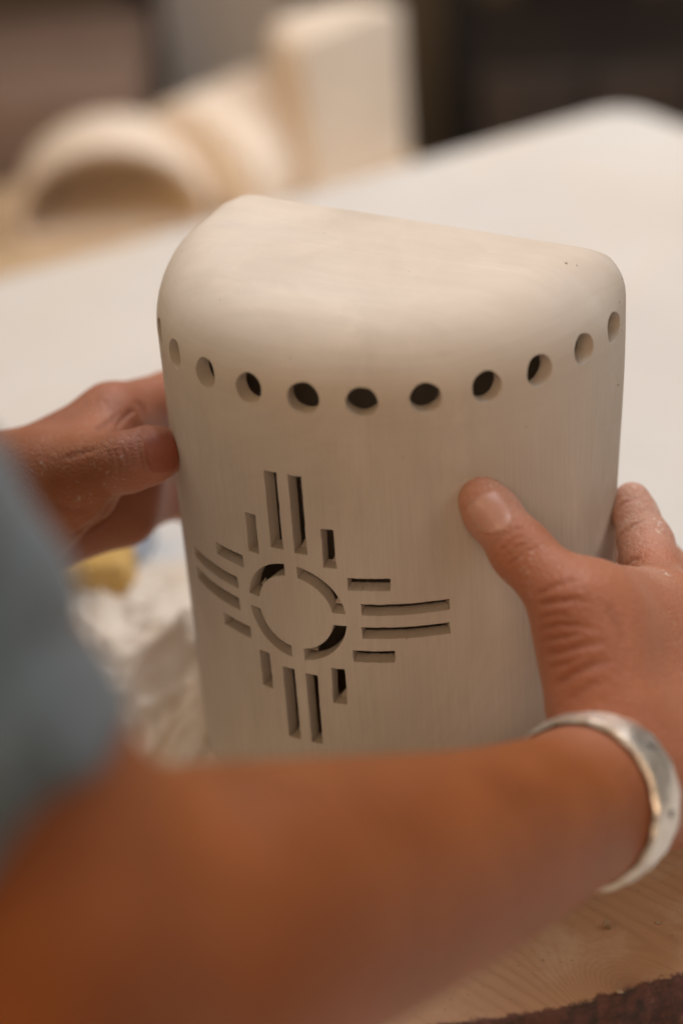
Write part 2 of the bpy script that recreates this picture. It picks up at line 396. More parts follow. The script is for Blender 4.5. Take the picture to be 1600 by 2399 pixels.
def boolean(base, cutters):
    for c in cutters:
        md = base.modifiers.new('cut', 'BOOLEAN'); md.operation = 'DIFFERENCE'; md.solver = 'EXACT'; md.object = c
    dg = bpy.context.evaluated_depsgraph_get(); me = bpy.data.meshes.new_from_object(base.evaluated_get(dg))
    base.modifiers.clear(); base.data = me
    for c in cutters: bpy.data.objects.remove(c)
def wrap(u, v, r): return (r * math.sin(u), -r * math.cos(u), v)
def prism(V, F, poly, r0=0.78, r1=1.10):
    n = len(poly); b = len(V)
    for r in (r0, r1):
        for u, v in poly: V.append(wrap(u, v, r))
    F.append(tuple(range(b, b + n))[::-1]); F.append(tuple(range(b + n, b + 2 * n)))
    for i in range(n): j = (i + 1) % n; F.append((b + i, b + j, b + n + j, b + n + i))
def rect(u0, u1, v0, v1, n):
    n = max(n, int(abs(u1 - u0) / 0.03)); us = np.linspace(u0, u1, n + 1); k = max(2, int(abs(v1 - v0) / 0.03)); vv = np.linspace(v0, v1, k + 1)[1:-1]
    pl = [(u, v0) for u in us] + [(u1, v) for v in vv] + [(u, v1) for u in us[::-1]] + [(u0, v) for v in vv[::-1]]
    return [(u + float(rng.normal(0, 0.0009)), v + float(rng.normal(0, 0.0009))) for u, v in pl]
ZS = 0.10376 / U; r0, rl, r0s, rs, o1, o2, hw = 0.3035, 0.3693, 0.2516, 0.1833, 0.0566, 0.1815, 0.030
cv, cf, slots = [], [], []
jit = lambda: float(rng.normal(0, 0.0022))
for lg, o_, a0, a1 in ((1, o1, r0, r0 + rl), (0, o2, r0s, r0s + rs)):
    for sd in (-1, 1):
        for sg in (-1, 1):
            j = [jit() for _ in range(4)]
            lo, hi = sorted((sg * (a0 + j[0]), sg * (a1 + j[1])))
            prism(cv, cf, rect(sd * o_ - hw + j[2], sd * o_ + hw + j[3], ZS + lo, ZS + hi, 2)); slots.append((sd * o_, ZS + lo))
            lo, hi = sorted((sg * (a0 + jit()), sg * (a1 + jit())))
            prism(cv, cf, rect(lo, hi, ZS + sd * o_ - hw + jit(), ZS + sd * o_ + hw + jit(), 16))
ro, ri, gp = 0.237, 0.180, 0.030
for q in range(4):
    def arc_pts(r):
        a0 = math.asin(gp / r); a1 = math.pi / 2 - a0
        return [(r * math.cos(a + q * math.pi / 2), r * math.sin(a + q * math.pi / 2)) for a in np.linspace(a0, a1, 16)]
    prism(cv, cf, [(u, ZS + v) for u, v in arc_pts(ro) + arc_pts(ri)[::-1]])
ZH = 2.25
for i in range(14):
    a = (i - 6.5) * 0.249 + jit() * 2; n = 28; b = len(cv); zz = ZH + jit() * 2; rr = 0.0655 + jit()
    for r in (0.7, 1.12):
        for k in range(n):
            t = 2 * math.pi * k / n; rq = rr * (1 + 0.022 * math.sin(2 * t + i) + 0.014 * math.sin(5 * t + 2 * i)); s = rq * math.cos(t)
            cv.append((r * math.sin(a) + s * math.cos(a), -r * math.cos(a) + s * math.sin(a), zz + rq * math.sin(t)))
    cf.append(tuple(range(b, b + n))[::-1]); cf.append(tuple(range(b + n, b + 2 * n)))
    for k in range(n): j = (k + 1) % n; cf.append((b + k, b + j, b + n + j, b + n + k))
# opening low in the flat back
b = len(cv)
for x, y, z in [(x, y, z) for x in (-0.85, 0.85) for y in (EB - 0.25, EB + 0.2) for z in (-0.4, 0.075)]: cv.append((x, y, z))
for f in ((0, 1, 3, 2), (4, 6, 7, 5), (0, 4, 5, 1), (2, 3, 7, 6), (0, 2, 6, 4), (1, 5, 7, 3)): cf.append(tuple(b + i for i in f))
V, F = d_solid(0, 0, HT, 30, 1.0, -0.012); shell = temp('shell', V, F)
V, F = d_solid(TH, -0.3, HT - TH, 12, 0.72); inner = temp('inner', V, F)
cut = temp('cut', np.array(cv) * U, cf)
boolean(shell, [inner, cut])
bm = bmesh.new(); bm.from_mesh(shell.data); bmesh.ops.remove_doubles(bm, verts=bm.verts, dist=1e-6); bm.to_mesh(shell.data); bm.free()
shell.data.materials.clear(); shell.data.materials.append(CLAY); shell.data.shade_smooth(); shell.data.set_sharp_from_angle(angle=math.radians(30))
# analytic normals on the curved wall so that the cut-outs leave no shading marks
def analytic_normals(me, h_flat):
    n = len(me.loops); vi = np.empty(n, np.int32); me.loops.foreach_get('vertex_index', vi)
    co = np.empty(len(me.vertices) * 3, np.float32); me.vertices.foreach_get('co', co); co = co.reshape(-1, 3)
    cn = np.empty(n * 3, np.float32); me.corner_normals.foreach_get('vector', cn); cn = cn.reshape(-1, 3).copy()
    X = co[vi] / U; rr = np.hypot(X[:, 0], X[:, 1])
    m = (X[:, 1] < 1e-4) & (abs(rr - 1) < 2e-3) & (X[:, 2] < h_flat)
    pn = np.empty(len(me.polygons) * 3, np.float32); me.polygons.foreach_get('normal', pn); pn = pn.reshape(-1, 3)
    lt = np.empty(len(me.polygons), np.int32); me.polygons.foreach_get('loop_total', lt); fn = np.repeat(pn, lt, axis=0)
    an = np.c_[X[:, 0] / np.maximum(rr, 1e-6), X[:, 1] / np.maximum(rr, 1e-6), np.zeros(n)]
    m &= (fn * an).sum(1) > 0.9
    cn[m] = an[m]; me.normals_split_custom_set([tuple(map(float, v)) for v in cn])
analytic_normals(shell.data, HT - 0.302)
lant = empty('clay_lantern'); shell.parent = lant
tag(lant, 'unfired half-round clay lantern with cut sun symbol held between two hands', 'lantern')
# little burrs of clay left in the lower corners of the cut slots
for u, v in slots + [(-0.19, ZS + 0.055), (0.20, ZS + 0.05), (0.055, ZS - 0.21)]:
    s = 0.020 * random.uniform(0.75, 1.25); bm = bmesh.new(); c = np.array(wrap(u + random.uniform(-0.008, 0.008), v, 0.935)); rad = np.array([math.sin(u), -math.cos(u), 0]); tan = np.array([math.cos(u), math.sin(u), 0]); up = np.array([0, 0, 1.0])
    pts = [c - tan * s * 0.9 + rad * s * 0.8, c + tan * s * 1.0 + rad * s * 0.9, c + rad * -1.3 * s + tan * s * 0.5, c - tan * 0.9 * s - rad * s, c + up * s * 1.9 + tan * s * random.uniform(-0.2, 0.6) - rad * s * 0.3]
    vs_ = [bm.verts.new(p * U) for p in pts]
    bmesh.ops.convex_hull(bm, input=vs_); bm_obj('clay_burr', bm, CLAY, lant)

def chip(c, s, name='clay_chip'):
    bm = bmesh.new()
    for _ in range(9):
        v = rng.normal(0, 1, 3); v *= s * rng.uniform(0.6, 1.1) / np.linalg.norm(v); bm.verts.new(tuple(c + v * np.array([1, 1, 0.7])))
    bmesh.ops.convex_hull(bm, input=list(bm.verts)); bmesh.ops.delete(bm, geom=[v for v in bm.verts if not v.link_faces], context='VERTS')
    return bm_obj(name, bm, CLAY, lant)
oc = np.array([tuple(v.co) for v in shell.data.vertices])
edge = oc[(oc[:, 0] > 0.070) & (oc[:, 1] > 0.004) & (oc[:, 2] > 0.150)]
for k in rng.choice(len(edge), min(15, len(edge)), replace=False):
    if edge[k][0] < 0.078 and edge[k][2] < 0.205: continue
    chip(edge[k], 0.0007 * rng.uniform(0.5, 1.3))
_a = -2.5 * 0.249
for j in range(2): chip(np.array(wrap(_a + 0.012 + 0.02 * j, ZH - 0.045, 0.945)) * U, 0.0022 - 0.0006 * j, 'clay_burr')

# ------------------------------------------------------------------ the potter: arms, hands and shirt
def cone(a, b, ra, rb, k=0.008): return ('c', np.asarray(a, float), np.asarray(b, float), ra, rb, k)
def limb(pts, rad, k=0.012, n=7):
    """one smooth tapered limb through a chain of joints"""
    pts = np.array(pts, float); rad = np.array(rad, float); Q = np.c_[pts, rad]; E_ = np.concatenate([[2 * Q[0] - Q[1]], Q, [2 * Q[-1] - Q[-2]]]); out = []
    for i in range(len(Q) - 1):
        p0, p1, p2, p3 = E_[i:i + 4]
        for t in np.linspace(0, 1, n, endpoint=False): out.append(0.5 * (2 * p1 + (p2 - p0) * t + (2 * p0 - 5 * p1 + 4 * p2 - p3) * t * t + (3 * p1 - p0 - 3 * p2 + p3) * t ** 3))
    out.append(Q[-1]); return ('l', np.array(out), k)
def sdf(prims):
    """smooth union; each primitive only touches the points near it"""
    sph = []
    for p in prims:
        if p[0] == 'c': c = (p[1] + p[2]) / 2; r = np.linalg.norm(p[1] - p[2]) / 2 + max(p[3], p[4])
        else: c = p[1].mean(0)[:3]; r = (np.linalg.norm(p[1][:, :3] - c, axis=1) + p[1][:, 3]).max()
        sph.append((c, r + 0.03))
    def f(X):
        D = np.full(len(X), 1.0)
        for p, (c, r) in zip(prims, sph):
            dx = X - c; ix = np.flatnonzero(np.einsum('ij,ij->i', dx, dx) < r * r)
            if not len(ix): continue
            Y = X[ix]; k = p[-1]
            if p[0] == 'c':
                _, a, b, ra, rb, k = p; ab = b - a; h = np.clip(((Y - a) @ ab) / (ab @ ab), 0, 1)
                d = np.linalg.norm(Y - a - h[:, None] * ab, axis=1) - (ra + (rb - ra) * h)
            else:
                Q = p[1]; d = np.full(len(Y), 1.0)
                for a, b in zip(Q[:-1], Q[1:]):
                    ab = b[:3] - a[:3]; mid = (a[:3] + b[:3]) / 2; dm = Y - mid
                    jx = np.flatnonzero(np.einsum('ij,ij->i', dm, dm) < (np.linalg.norm(ab) / 2 + max(a[3], b[3]) + 0.035) ** 2)
                    if not len(jx): continue
                    Z = Y[jx] - a[:3]; h = np.clip((Z @ ab) / (ab @ ab), 0, 1)
                    d[jx] = np.minimum(d[jx], np.linalg.norm(Z - h[:, None] * ab, axis=1) - (a[3] + (b[3] - a[3]) * h))
            d0 = D[ix]; h = np.clip(0.5 + 0.5 * (d0 - d) / k, 0, 1); D[ix] = d0 + (d - d0) * h - k * h * (1 - h)
        return D
    return f
def surface_nets(f, lo, hi, h):
    lo = np.array(lo, float); n = np.ceil((np.array(hi) - lo) / h).astype(int) + 1
    q = 5; m = -(-n // q); n = m * q
    g = np.stack(np.meshgrid(*[np.arange(k) for k in m], indexing='ij'), -1).reshape(-1, 3)
    vc = f(lo + h * (g * q + (q - 1) / 2)); V = np.repeat(np.repeat(np.repeat(vc.reshape(m), q, 0), q, 1), q, 2)
    act = g[abs(vc) < h * q * 1.35]; o = np.stack(np.meshgrid(*[np.arange(q)] * 3, indexing='ij'), -1).reshape(-1, 3)
    gi = (act[:, None] * q + o[None]).reshape(-1, 3); V[tuple(gi.T)] = np.concatenate([f(lo + h * gi[i:i + 300000]) for i in range(0, len(gi), 300000)])
    S = V < 0; C = [(i, j, k) for i in (0, 1) for j in (0, 1) for k in (0, 1)]
    sl = lambda A, c: A[c[0]:n[0] - 1 + c[0], c[1]:n[1] - 1 + c[1], c[2]:n[2] - 1 + c[2]]
    cnt = sum(sl(S, c).astype(np.int8) for c in C); idx = np.argwhere((cnt > 0) & (cnt < 8))
    acc = np.zeros((len(idx), 3)); num = np.zeros(len(idx))
    for a in range(8):
        for b in range(a + 1, 8):
            ca, cb = np.array(C[a]), np.array(C[b])
            if abs(ca - cb).sum() != 1: continue
            va = V[tuple((idx + ca).T)]; vb = V[tuple((idx + cb).T)]; m = (va < 0) != (vb < 0)
            t = np.where(m, va / np.where(m, va - vb, 1), 0); acc += m[:, None] * (ca + (cb - ca) * t[:, None]); num += m
    verts = lo + h * (idx + acc / num[:, None]); cid = -np.ones(n - 1, int); cid[tuple(idx.T)] = np.arange(len(idx)); F = []
    for ax in range(3):
        s0 = [slice(None)] * 3; s1 = [slice(None)] * 3; s0[ax] = slice(0, -1); s1[ax] = slice(1, None)
        e = np.argwhere(S[tuple(s0)] != S[tuple(s1)]); o = [(ax + 1) % 3, (ax + 2) % 3]
        e = e[(e[:, o[0]] > 0) & (e[:, o[1]] > 0) & (e[:, o[0]] < n[o[0]] - 1) & (e[:, o[1]] < n[o[1]] - 1)]
        u = np.zeros(3, int); u[o[0]] = 1; w = np.zeros(3, int); w[o[1]] = 1
        q = np.stack([cid[tuple((e - u - w).T)], cid[tuple((e - w).T)], cid[tuple(e.T)], cid[tuple((e - u).T)]], 1)
        flip = ~S[tuple(e.T)]; q[flip] = q[flip][:, ::-1]; F.append(q)
    return verts, np.concatenate(F)
def grad(f, X, e=3e-4):
    G = np.stack([f(X + d) - f(X - d) for d in np.eye(3) * e], 1)
    return G / np.maximum(np.linalg.norm(G, axis=1), 1e-9)[:, None]
def snap(f, X, it=3):
    for _ in range(it): X = X - grad(f, X) * f(X)[:, None] * 0.95
    return X
def subdivide(V, F):
    E = np.sort(np.stack([F, np.roll(F, -1, 1)], -1).reshape(-1, 2), 1); ue, inv = np.unique(E, axis=0, return_inverse=True)
    inv = inv.reshape(len(F), 4); n = len(V); ne = len(ue)
    V2 = np.concatenate([V, V[ue].mean(1), V[F].mean(1)]); fc = n + ne + np.arange(len(F)); out = []
    for i in range(4): out.append(np.stack([F[:, i], n + inv[:, i], fc, n + inv[:, i - 1]], 1))
    return V2, np.concatenate(out)
def skin_mesh(prims, lo, hi, h, levels):
    f = sdf(prims); V, F = surface_nets(f, lo, hi, h); V = snap(f, V, 2)
    for _ in range(levels): V, F = subdivide(V, F); V = snap(f, V, 1)
    return f, V, F
def seg_dist(px, py, pl):
    best = np.full(len(px), 1e9); tt_ = np.zeros(len(px)); n = len(pl) - 1
    for i in range(n):
        a = np.array(pl[i], float); b = np.array(pl[i + 1], float); ab = b - a
        h = np.clip(((px - a[0]) * ab[0] + (py - a[1]) * ab[1]) / (ab @ ab), 0, 1)
        d = np.hypot(px - a[0] - h * ab[0], py - a[1] - h * ab[1]); m = d < best; best[m] = d[m]; tt_[m] = (i + h[m]) / n
    return best, tt_
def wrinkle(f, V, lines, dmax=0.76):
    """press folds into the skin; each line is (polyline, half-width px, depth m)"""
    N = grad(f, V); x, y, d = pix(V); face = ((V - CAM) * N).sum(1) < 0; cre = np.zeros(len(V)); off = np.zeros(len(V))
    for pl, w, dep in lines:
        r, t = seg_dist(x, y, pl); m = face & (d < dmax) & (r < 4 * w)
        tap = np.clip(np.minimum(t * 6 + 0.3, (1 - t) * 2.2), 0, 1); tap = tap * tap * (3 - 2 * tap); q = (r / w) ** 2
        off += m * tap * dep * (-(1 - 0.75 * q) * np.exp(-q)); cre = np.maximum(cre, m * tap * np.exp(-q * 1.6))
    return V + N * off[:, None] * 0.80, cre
def blob(V, pts, fall=0.012):
    """soft 0-1 weight round a list of (point, radius)"""
    w = np.zeros(len(V))
    for c, r in pts: w = np.maximum(w, np.clip(1 - (np.linalg.norm(V - c, axis=1) - r) / fall, 0, 1))
    return w
R3 = lambda *a: P(*a)

# --- near (right) arm and hand
wr = R3(1364, 1885, 0.612); fa = R3(1120, 1990, 0.560); fm = R3(760, 2105, 0.500); fe = R3(380, 2215, 0.452); el = R3(-120, 2345, 0.412)
sh1 = R3(-452, 1650, 0.405); sh2 = R3(-965, 700, 0.40)
cmc = R3(1430, 1668, 0.633); mcp = R3(1345, 1425, 0.641); ip = R3(1222, 1292, 0.6535); tt1 = R3(1150, 1200, 0.6605); tt2 = R3(1128, 1170, 0.6625)
im = R3(1560, 1440, 0.690); ipp = R3(1512, 1275, 0.722); idp = R3(1487, 1205, 0.7285); itp = R3(1479, 1172, 0.7300)
right = [
    limb([sh2, R3(-500, 1420, 0.407), R3(-262, 1745, 0.412), R3(-80, 2140, 0.415)], [0.048, 0.047, 0.0495, 0.043]),
    limb([el, fe, fm, fa, wr, R3(1480, 1810, 0.640)], [0.039, 0.0415, 0.0365, 0.0295, 0.0244, 0.0205], 0.025),
    cone(wr, R3(1530, 1820, 0.648), 0.0215, 0.0175, 0.010),
    # metacarpals
    cone(R3(1475, 1745, 0.640), im, 0.0175, 0.0138, 0.012), cone(R3(1500, 1780, 0.640), R3(1650, 1455, 0.705), 0.019, 0.0135, 0.014),
    cone(R3(1540, 1810, 0.650), R3(1720, 1520, 0.718), 0.018, 0.0130, 0.014), cone(R3(1560, 1850, 0.652), R3(1770, 1610, 0.722), 0.017, 0.0120, 0.014),
    # thumb
    cone(cmc, mcp, 0.0168, 0.0138, 0.010), cone(mcp, ip, 0.0130, 0.0097, 0.005), cone(ip, tt1, 0.0103, 0.0092, 0.005), cone(tt1, tt2, 0.0092, 0.0080, 0.004),
    cone(R3(1362, 1500, 0.642), R3(1385, 1640, 0.636), 0.0120, 0.0140, 0.010),
    # web between thumb and forefinger
    cone(R3(1395, 1405, 0.652), R3(1520, 1420, 0.684), 0.0120, 0.0125, 0.014), cone(R3(1420, 1500, 0.652), R3(1540, 1500, 0.678), 0.017, 0.016, 0.016),
]
fing_r = [  # forefinger, then the three behind it round the lantern's flat back
    cone(im, ipp, 0.0128, 0.0103, 0.006), cone(ipp, idp, 0.0101, 0.0085, 0.003), cone(idp, itp, 0.0084, 0.0070, 0.0025)]
def finger(a, b, c, d, r): return [cone(a, b, r * 1.25, r, 0.006), cone(b, c, r, r * 0.9, 0.003), cone(c, d, r * 0.88, r * 0.75, 0.0025)]
fing_r += finger(R3(1650, 1455, 0.705), R3(1545, 1330, 0.752), R3(1490, 1265, 0.772), R3(1452, 1235, 0.778), 0.0102)
fing_r += finger(R3(1720, 1520, 0.718), R3(1600, 1410, 0.762), R3(1530, 1340, 0.780), R3(1480, 1310, 0.785), 0.0098)
fing_r += finger(R3(1770, 1610, 0.722), R3(1650, 1500, 0.762), R3(1580, 1440, 0.775), R3(1535, 1415, 0.780), 0.0088)
right += fing_r
def bounds(prims):
    a = np.concatenate([np.c_[p[1][:, :3] - p[1][:, 3:], p[1][:, :3] + p[1][:, 3:]] if p[0] == 'l' else [np.r_[np.minimum(p[1] - p[3], p[2] - p[4]), np.maximum(p[1] + p[3], p[2] + p[4])]] for p in prims])
    return a[:, :3].min(0) - 0.014, a[:, 3:].max(0) + 0.014
lo, hi = bounds(right)
fR, VR, FR = skin_mesh(right, lo, hi, 0.0034, 2)
folds = [
    ([(1178, 1258), (1206, 1240), (1240, 1232)], 7, 0.0005), ([(1172, 1290), (1205, 1262), (1250, 1250)], 6, 0.0005), ([(1180, 1306), (1212, 1280), (1262, 1262)], 7, 0.0006),
    ([(1190, 1322), (1228, 1292), (1275, 1276)], 6, 0.0004), ([(1150, 1282), (1168, 1262), (1185, 1240)], 6, 0.0004),
    ([(1256, 1396), (1290, 1376), (1330, 1362), (1378, 1360)], 10, 0.0007), ([(1258, 1416), (1300, 1409), (1340, 1404), (1400, 1412)], 11, 0.0011), ([(1262, 1449), (1292, 1440), (1322, 1441), (1350, 1450)], 8, 0.0006),
    ([(1264, 1474), (1305, 1463), (1350, 1464), (1420, 1480)], 9, 0.0008), ([(1268, 1499), (1300, 1497), (1345, 1488), (1372, 1482)], 8, 0.0007), ([(1276, 1532), (1325, 1524), (1370, 1510), (1440, 1500)], 12, 0.0011),
    ([(1285, 1562), (1320, 1556), (1362, 1536)], 9, 0.0007), ([(1300, 1604), (1340, 1578), (1390, 1556), (1450, 1546)], 13, 0.0011), ([(1330, 1640), (1375, 1608), (1430, 1590)], 12, 0.0006), ([(1420, 1420), (1450, 1470), (1465, 1540)], 16, 0.0004),
    # finger creases
    ([(1430, 1212), (1455, 1180), (1485, 1168), (1516, 1166)], 4, 0.0008), ([(1436, 1290), (1452, 1252), (1478, 1232), (1512, 1222)], 4.5, 0.0010), ([(1462, 1242), (1490, 1224), (1512, 1220)], 4, 0.0006),
    ([(1460, 1330), (1478, 1312), (1510, 1305)], 6, 0.0009), ([(1498, 1235), (1503, 1258)], 4, 0.0004),
]
nail_c = R3(1143, 1203, 0.652)
nring = [(1104 + 2, 1190), (1112, 1222), (1135, 1248), (1162, 1246), (1188, 1224), (1194, 1196), (1178, 1168)]
folds.append((nring, 5, 0.0007))
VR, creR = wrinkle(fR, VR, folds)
xR, yR, dR = pix(VR)
dustR = np.maximum(np.maximum(blob(VR, [(itp, 0.010), (idp, 0.012)], 0.020) * 0.95, blob(VR, [(ipp, 0.010)], 0.022) * 0.8), blob(VR, [(im, 0.014), (R3(1500, 1370, 0.672), 0.008)], 0.016) * 0.62)
dustR = np.maximum(dustR, blob(VR, [(tt1, 0.011), (tt2, 0.011)], 0.014) * 0.68)
dustR = np.maximum(dustR, 0.30 * np.clip((dR - 0.62) / 0.03, 0, 1))
rosyR = np.maximum(blob(VR, [(itp, 0.010), (idp, 0.012), (ipp, 0.014)], 0.03) * 0.9, blob(VR, [(tt2, 0.012), (tt1, 0.010)], 0.02) * 0.7)
rosyR = np.maximum(rosyR, blob(VR, [(R3(1450, 1470, 0.64), 0.045), (R3(1440, 1620, 0.63), 0.03)], 0.03) * 0.40)

shadeR = np.clip((0.640 - dR) / 0.05, 0, 1)  # near arm coloured darker than the hand, in place of shade
# --- far (left) hand reaching from behind the sleeve
lw = R3(-10, 1195, 0.762); lim = R3(262, 975, 0.770); lmm = R3(300, 1045, 0.786); lrm = R3(305, 1125, 0.794); llm = R3(290, 1205, 0.790)
lc = R3(95, 1130, 0.742); lmc = R3(205, 1105, 0.728); lip = R3(300, 1082, 0.7185); lt1 = R3(358, 1064, 0.7185); lt2 = R3(375, 1060, 0.7200)
left = [
    cone(R3(-760, 1500, 0.70), R3(-330, 1300, 0.735), 0.043, 0.034), cone(R3(-330, 1300, 0.735), lw, 0.034, 0.0255, 0.02),
    cone(lw, lim, 0.0235, 0.0125, 0.012), cone(lw, lmm, 0.0225, 0.0135, 0.012), cone(R3(-10, 1215, 0.765), lrm, 0.0225, 0.0135, 0.012), cone(R3(0, 1235, 0.765), llm, 0.0225, 0.0130, 0.012),
    cone(R3(20, 1170, 0.752), lc, 0.0235, 0.0185, 0.012), cone(lc, lmc, 0.0185, 0.0130, 0.010), cone(lmc, lip, 0.0120, 0.0108, 0.007), cone(lip, lt1, 0.0110, 0.0106, 0.004), cone(lt1, lt2, 0.0106, 0.0088, 0.003),
    cone(R3(85, 1185, 0.745), R3(190, 1150, 0.738), 0.0205, 0.0140, 0.008),          # ball of the thumb
    cone(R3(215, 1060, 0.745), R3(255, 1010, 0.762), 0.0110, 0.0105, 0.012),         # web
]
left += finger(lim, R3(392, 928, 0.800), R3(452, 935, 0.836), R3(475, 950, 0.852), 0.0100)
left += finger(lmm, R3(400, 1010, 0.818), R3(450, 1020, 0.850), R3(470, 1030, 0.866), 0.0102)
left += finger(lrm, R3(398, 1092, 0.824), R3(445, 1105, 0.852), R3(465, 1112, 0.868), 0.0100)
left += finger(llm, R3(388, 1168, 0.818), R3(436, 1178, 0.842), R3(455, 1183, 0.856), 0.0092)
lo, hi = bounds(left)
fL, VL, FL = skin_mesh(left, lo, hi, 0.0034, 2)
foldsL = [([(252, 1052), (262, 1085), (262, 1120)], 8, 0.0006), ([(268, 1050), (280, 1085), (282, 1125)], 8, 0.0007), ([(285, 1046), (298, 1080), (300, 1122)], 8, 0.0008), ([(302, 1040), (312, 1075), (312, 1110)], 7, 0.0006),
          ([(268, 1168), (240, 1215), (190, 1246), (140, 1264)], 9, 0.0016), ([(318, 940), (335, 955), (340, 990)], 8, 0.0010), ([(270, 1000), (300, 972), (325, 952)], 8, 0.0009), ([(225, 1010), (262, 985), (300, 960)], 9, 0.0007),
          ([(120, 1180), (180, 1198), (245, 1180)], 10, 0.0006), ([(150, 1075), (200, 1060), (250, 1045)], 10, 0.0006), ([(332, 1000), (324, 1040), (338, 1095), (352, 1118)], 5, 0.0008)]
VL, creL = wrinkle(fL, VL, foldsL, 0.80)
dustL = 0.22 * np.ones(len(VL)); rosyL = np.maximum(blob(VL, [(lt1, 0.011), (lt2, 0.011)], 0.012) * 0.8, blob(VL, [(lim, 0.03), (lmm, 0.03), (llm, 0.03)], 0.03) * 0.55)

person = empty('person', tuple(R3(-2300, 2300, 0.62)[:2]) + (FLOOR_Z,))
def under(o, par):
    o.parent = par; o.matrix_parent_inverse = Matrix.Translation(par.location).inverted(); return o
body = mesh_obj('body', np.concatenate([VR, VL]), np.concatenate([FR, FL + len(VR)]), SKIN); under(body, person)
for nm, a, b in (('crease', creR, creL), ('dust', dustR, dustL), ('rosy', rosyR, rosyL), ('tan', shadeR, np.full(len(VL), 0.35))):  # 'tan' carries the shade painted into the skin
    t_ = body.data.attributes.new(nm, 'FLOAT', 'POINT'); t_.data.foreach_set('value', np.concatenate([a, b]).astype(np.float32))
tag(person, 'potter in a grey-blue shirt holding the clay lantern with both hands', 'person')

def nail(f, c, tip, nrm, hw_, hl, mat, lift=0.0006):
    nrm = nrm / np.linalg.norm(nrm); ax = tip - c; ax -= nrm * (ax @ nrm); ax /= np.linalg.norm(ax); sd = np.cross(ax, nrm); n = 15
    g = np.linspace(-1, 1, n); S_, T_ = np.meshgrid(g, g, indexing='ij')
    s = S_ * np.sqrt(1 - 0.32 * T_ ** 4) * np.where(T_ < 0, np.sqrt(np.maximum(0, 1 - 0.45 * T_ ** 2)), 1); t = T_ * np.sqrt(1 - 0.36 * S_ ** 2)
    X = c + (s.reshape(-1, 1) * hw_) * sd + (t.reshape(-1, 1) * hl) * ax + nrm * 0.004
    for _ in range(14): X = X - nrm * np.clip(f(X), -0.004, 0.004)[:, None] * 0.8
    edge = np.maximum(abs(S_), abs(T_)).reshape(-1); X = X + nrm * (lift - 0.0011 * np.clip((edge - 0.86) / 0.14, 0, 1) * (T_.reshape(-1) < 0.7))[:, None]
    F = [(i * n + j, i * n + j + 1, (i + 1) * n + j + 1, (i + 1) * n + j) for i in range(n - 1) for j in range(n - 1)]
    V2 = np.concatenate([X, X - nrm * 0.0012]); m = n * n; rim = [i * n for i in range(n)] + [(n - 1) * n + j for j in range(1, n)] + [i * n + n - 1 for i in range(n - 2, -1, -1)] + [j for j in range(n - 2, 0, -1)]
    F += [(rim[i], rim[(i + 1) % len(rim)], rim[(i + 1) % len(rim)] + m, rim[i] + m) for i in range(len(rim))]
    o = mesh_obj('fingernail', V2, F, mat, body)
    bmx = bmesh.new(); bmx.from_mesh(o.data); bmesh.ops.recalc_face_normals(bmx, faces=bmx.faces); bmx.to_mesh(o.data); bmx.free(); return o
tocam = lambda X: (CAM - X) / np.linalg.norm(CAM - X)
nail(fR, R3(1150, 1203, 0.652), R3(1122, 1166, 0.6545), tocam(tt1) + 0.12 * RC[0], 0.0066, 0.0072, NAIL)
nail(fL, R3(370, 1062, 0.712), R3(400, 1056, 0.716), tocam(lt1) * 0.8 + 0.55 * RC[0], 0.0080, 0.0072, NAIL_RED, 0.0003)

# --- shirt: body of the shirt stays left of the frame, near sleeve hangs into it
def sleeve_sdf():
    tor_top = R3(-1900, 500, 0.62); tor_bot = R3(-1900, 2900, 0.75)
    outer = sdf([limb([sh2 + (sh2 - sh1) * 0.4, sh2, sh1, el], [0.062, 0.061, 0.0610, 0.0620]), cone(sh2 + (sh2 - sh1) * 0.4, R3(-2200, 100, 0.62), 0.064, 0.075, 0.02),
                 cone(tor_top, tor_bot, 0.115, 0.12, 0.06), cone(R3(-2500, 700, 0.85), R3(-2500, 2900, 0.9), 0.11, 0.12, 0.06), cone(R3(-2700, 300, 0.9), R3(-1900, 1500, 0.80), 0.07, 0.06, 0.05)])
    ax = el - sh1; ax /= np.linalg.norm(ax); hp = R3(160, 1800, 0.40)
    inner_ = sdf([cone(sh1 - ax * 0.0, el + ax * 0.05, 0.0465, 0.0475)])
    hn = np.cross(R3(0, 1950, 0.38) - R3(293, 1685, 0.38), ax); hn = np.cross(R3(0, 1950, 0.38) - R3(293, 1685, 0.38), hn); hn /= np.linalg.norm(hn)
    if hn @ ax < 0: hn = -hn
    hn = hn * 0.85 + ax * 0.15; hn /= np.linalg.norm(hn)
    def f(X):
        d = outer(X); x, y, z = pix(X)
        # soft creases running down the sleeve
        s = (X - sh1) @ ax; w = np.sin(x * 0.021 + y * 0.010 + 1.2 * np.sin(y * 0.006)) * 0.0007 + np.sin(x * 0.009 - y * 0.012) * 0.0013 + 0.0022 * np.exp(-(((x + 60) * 0.93 - (y - 1500) * 0.36) / 40) ** 2) + 0.0020 * np.exp(-(((x + 190) * 0.90 - (y - 1650) * 0.44) / 45) ** 2)
        d = d + w * np.clip((s + 0.25) * 4, 0, 1)
        cutp = (X - hp) @ hn + 0.002 * np.sin(x * 0.02)
        near_ = np.linalg.norm(X - sh1, axis=1) < 0.22
        d = d + near_ * (0.0016 * np.exp(-((cutp + 0.022) / 0.0035) ** 2) - 0.0012 * np.exp(-((cutp + 0.008) / 0.008) ** 2))
        d = np.where(near_, np.maximum(d, cutp), d)
        return np.where(near_, np.maximum(d, -np.maximum(inner_(X), -(s - 0.02))), d)
    return f
fS = sleeve_sdf()
cs = [R3(-3000, 100, 0.75), R3(320, 2000, 0.36), R3(-2600, 3000, 0.95), R3(-900, 0, 0.3), R3(-2500, 700, 0.98)]
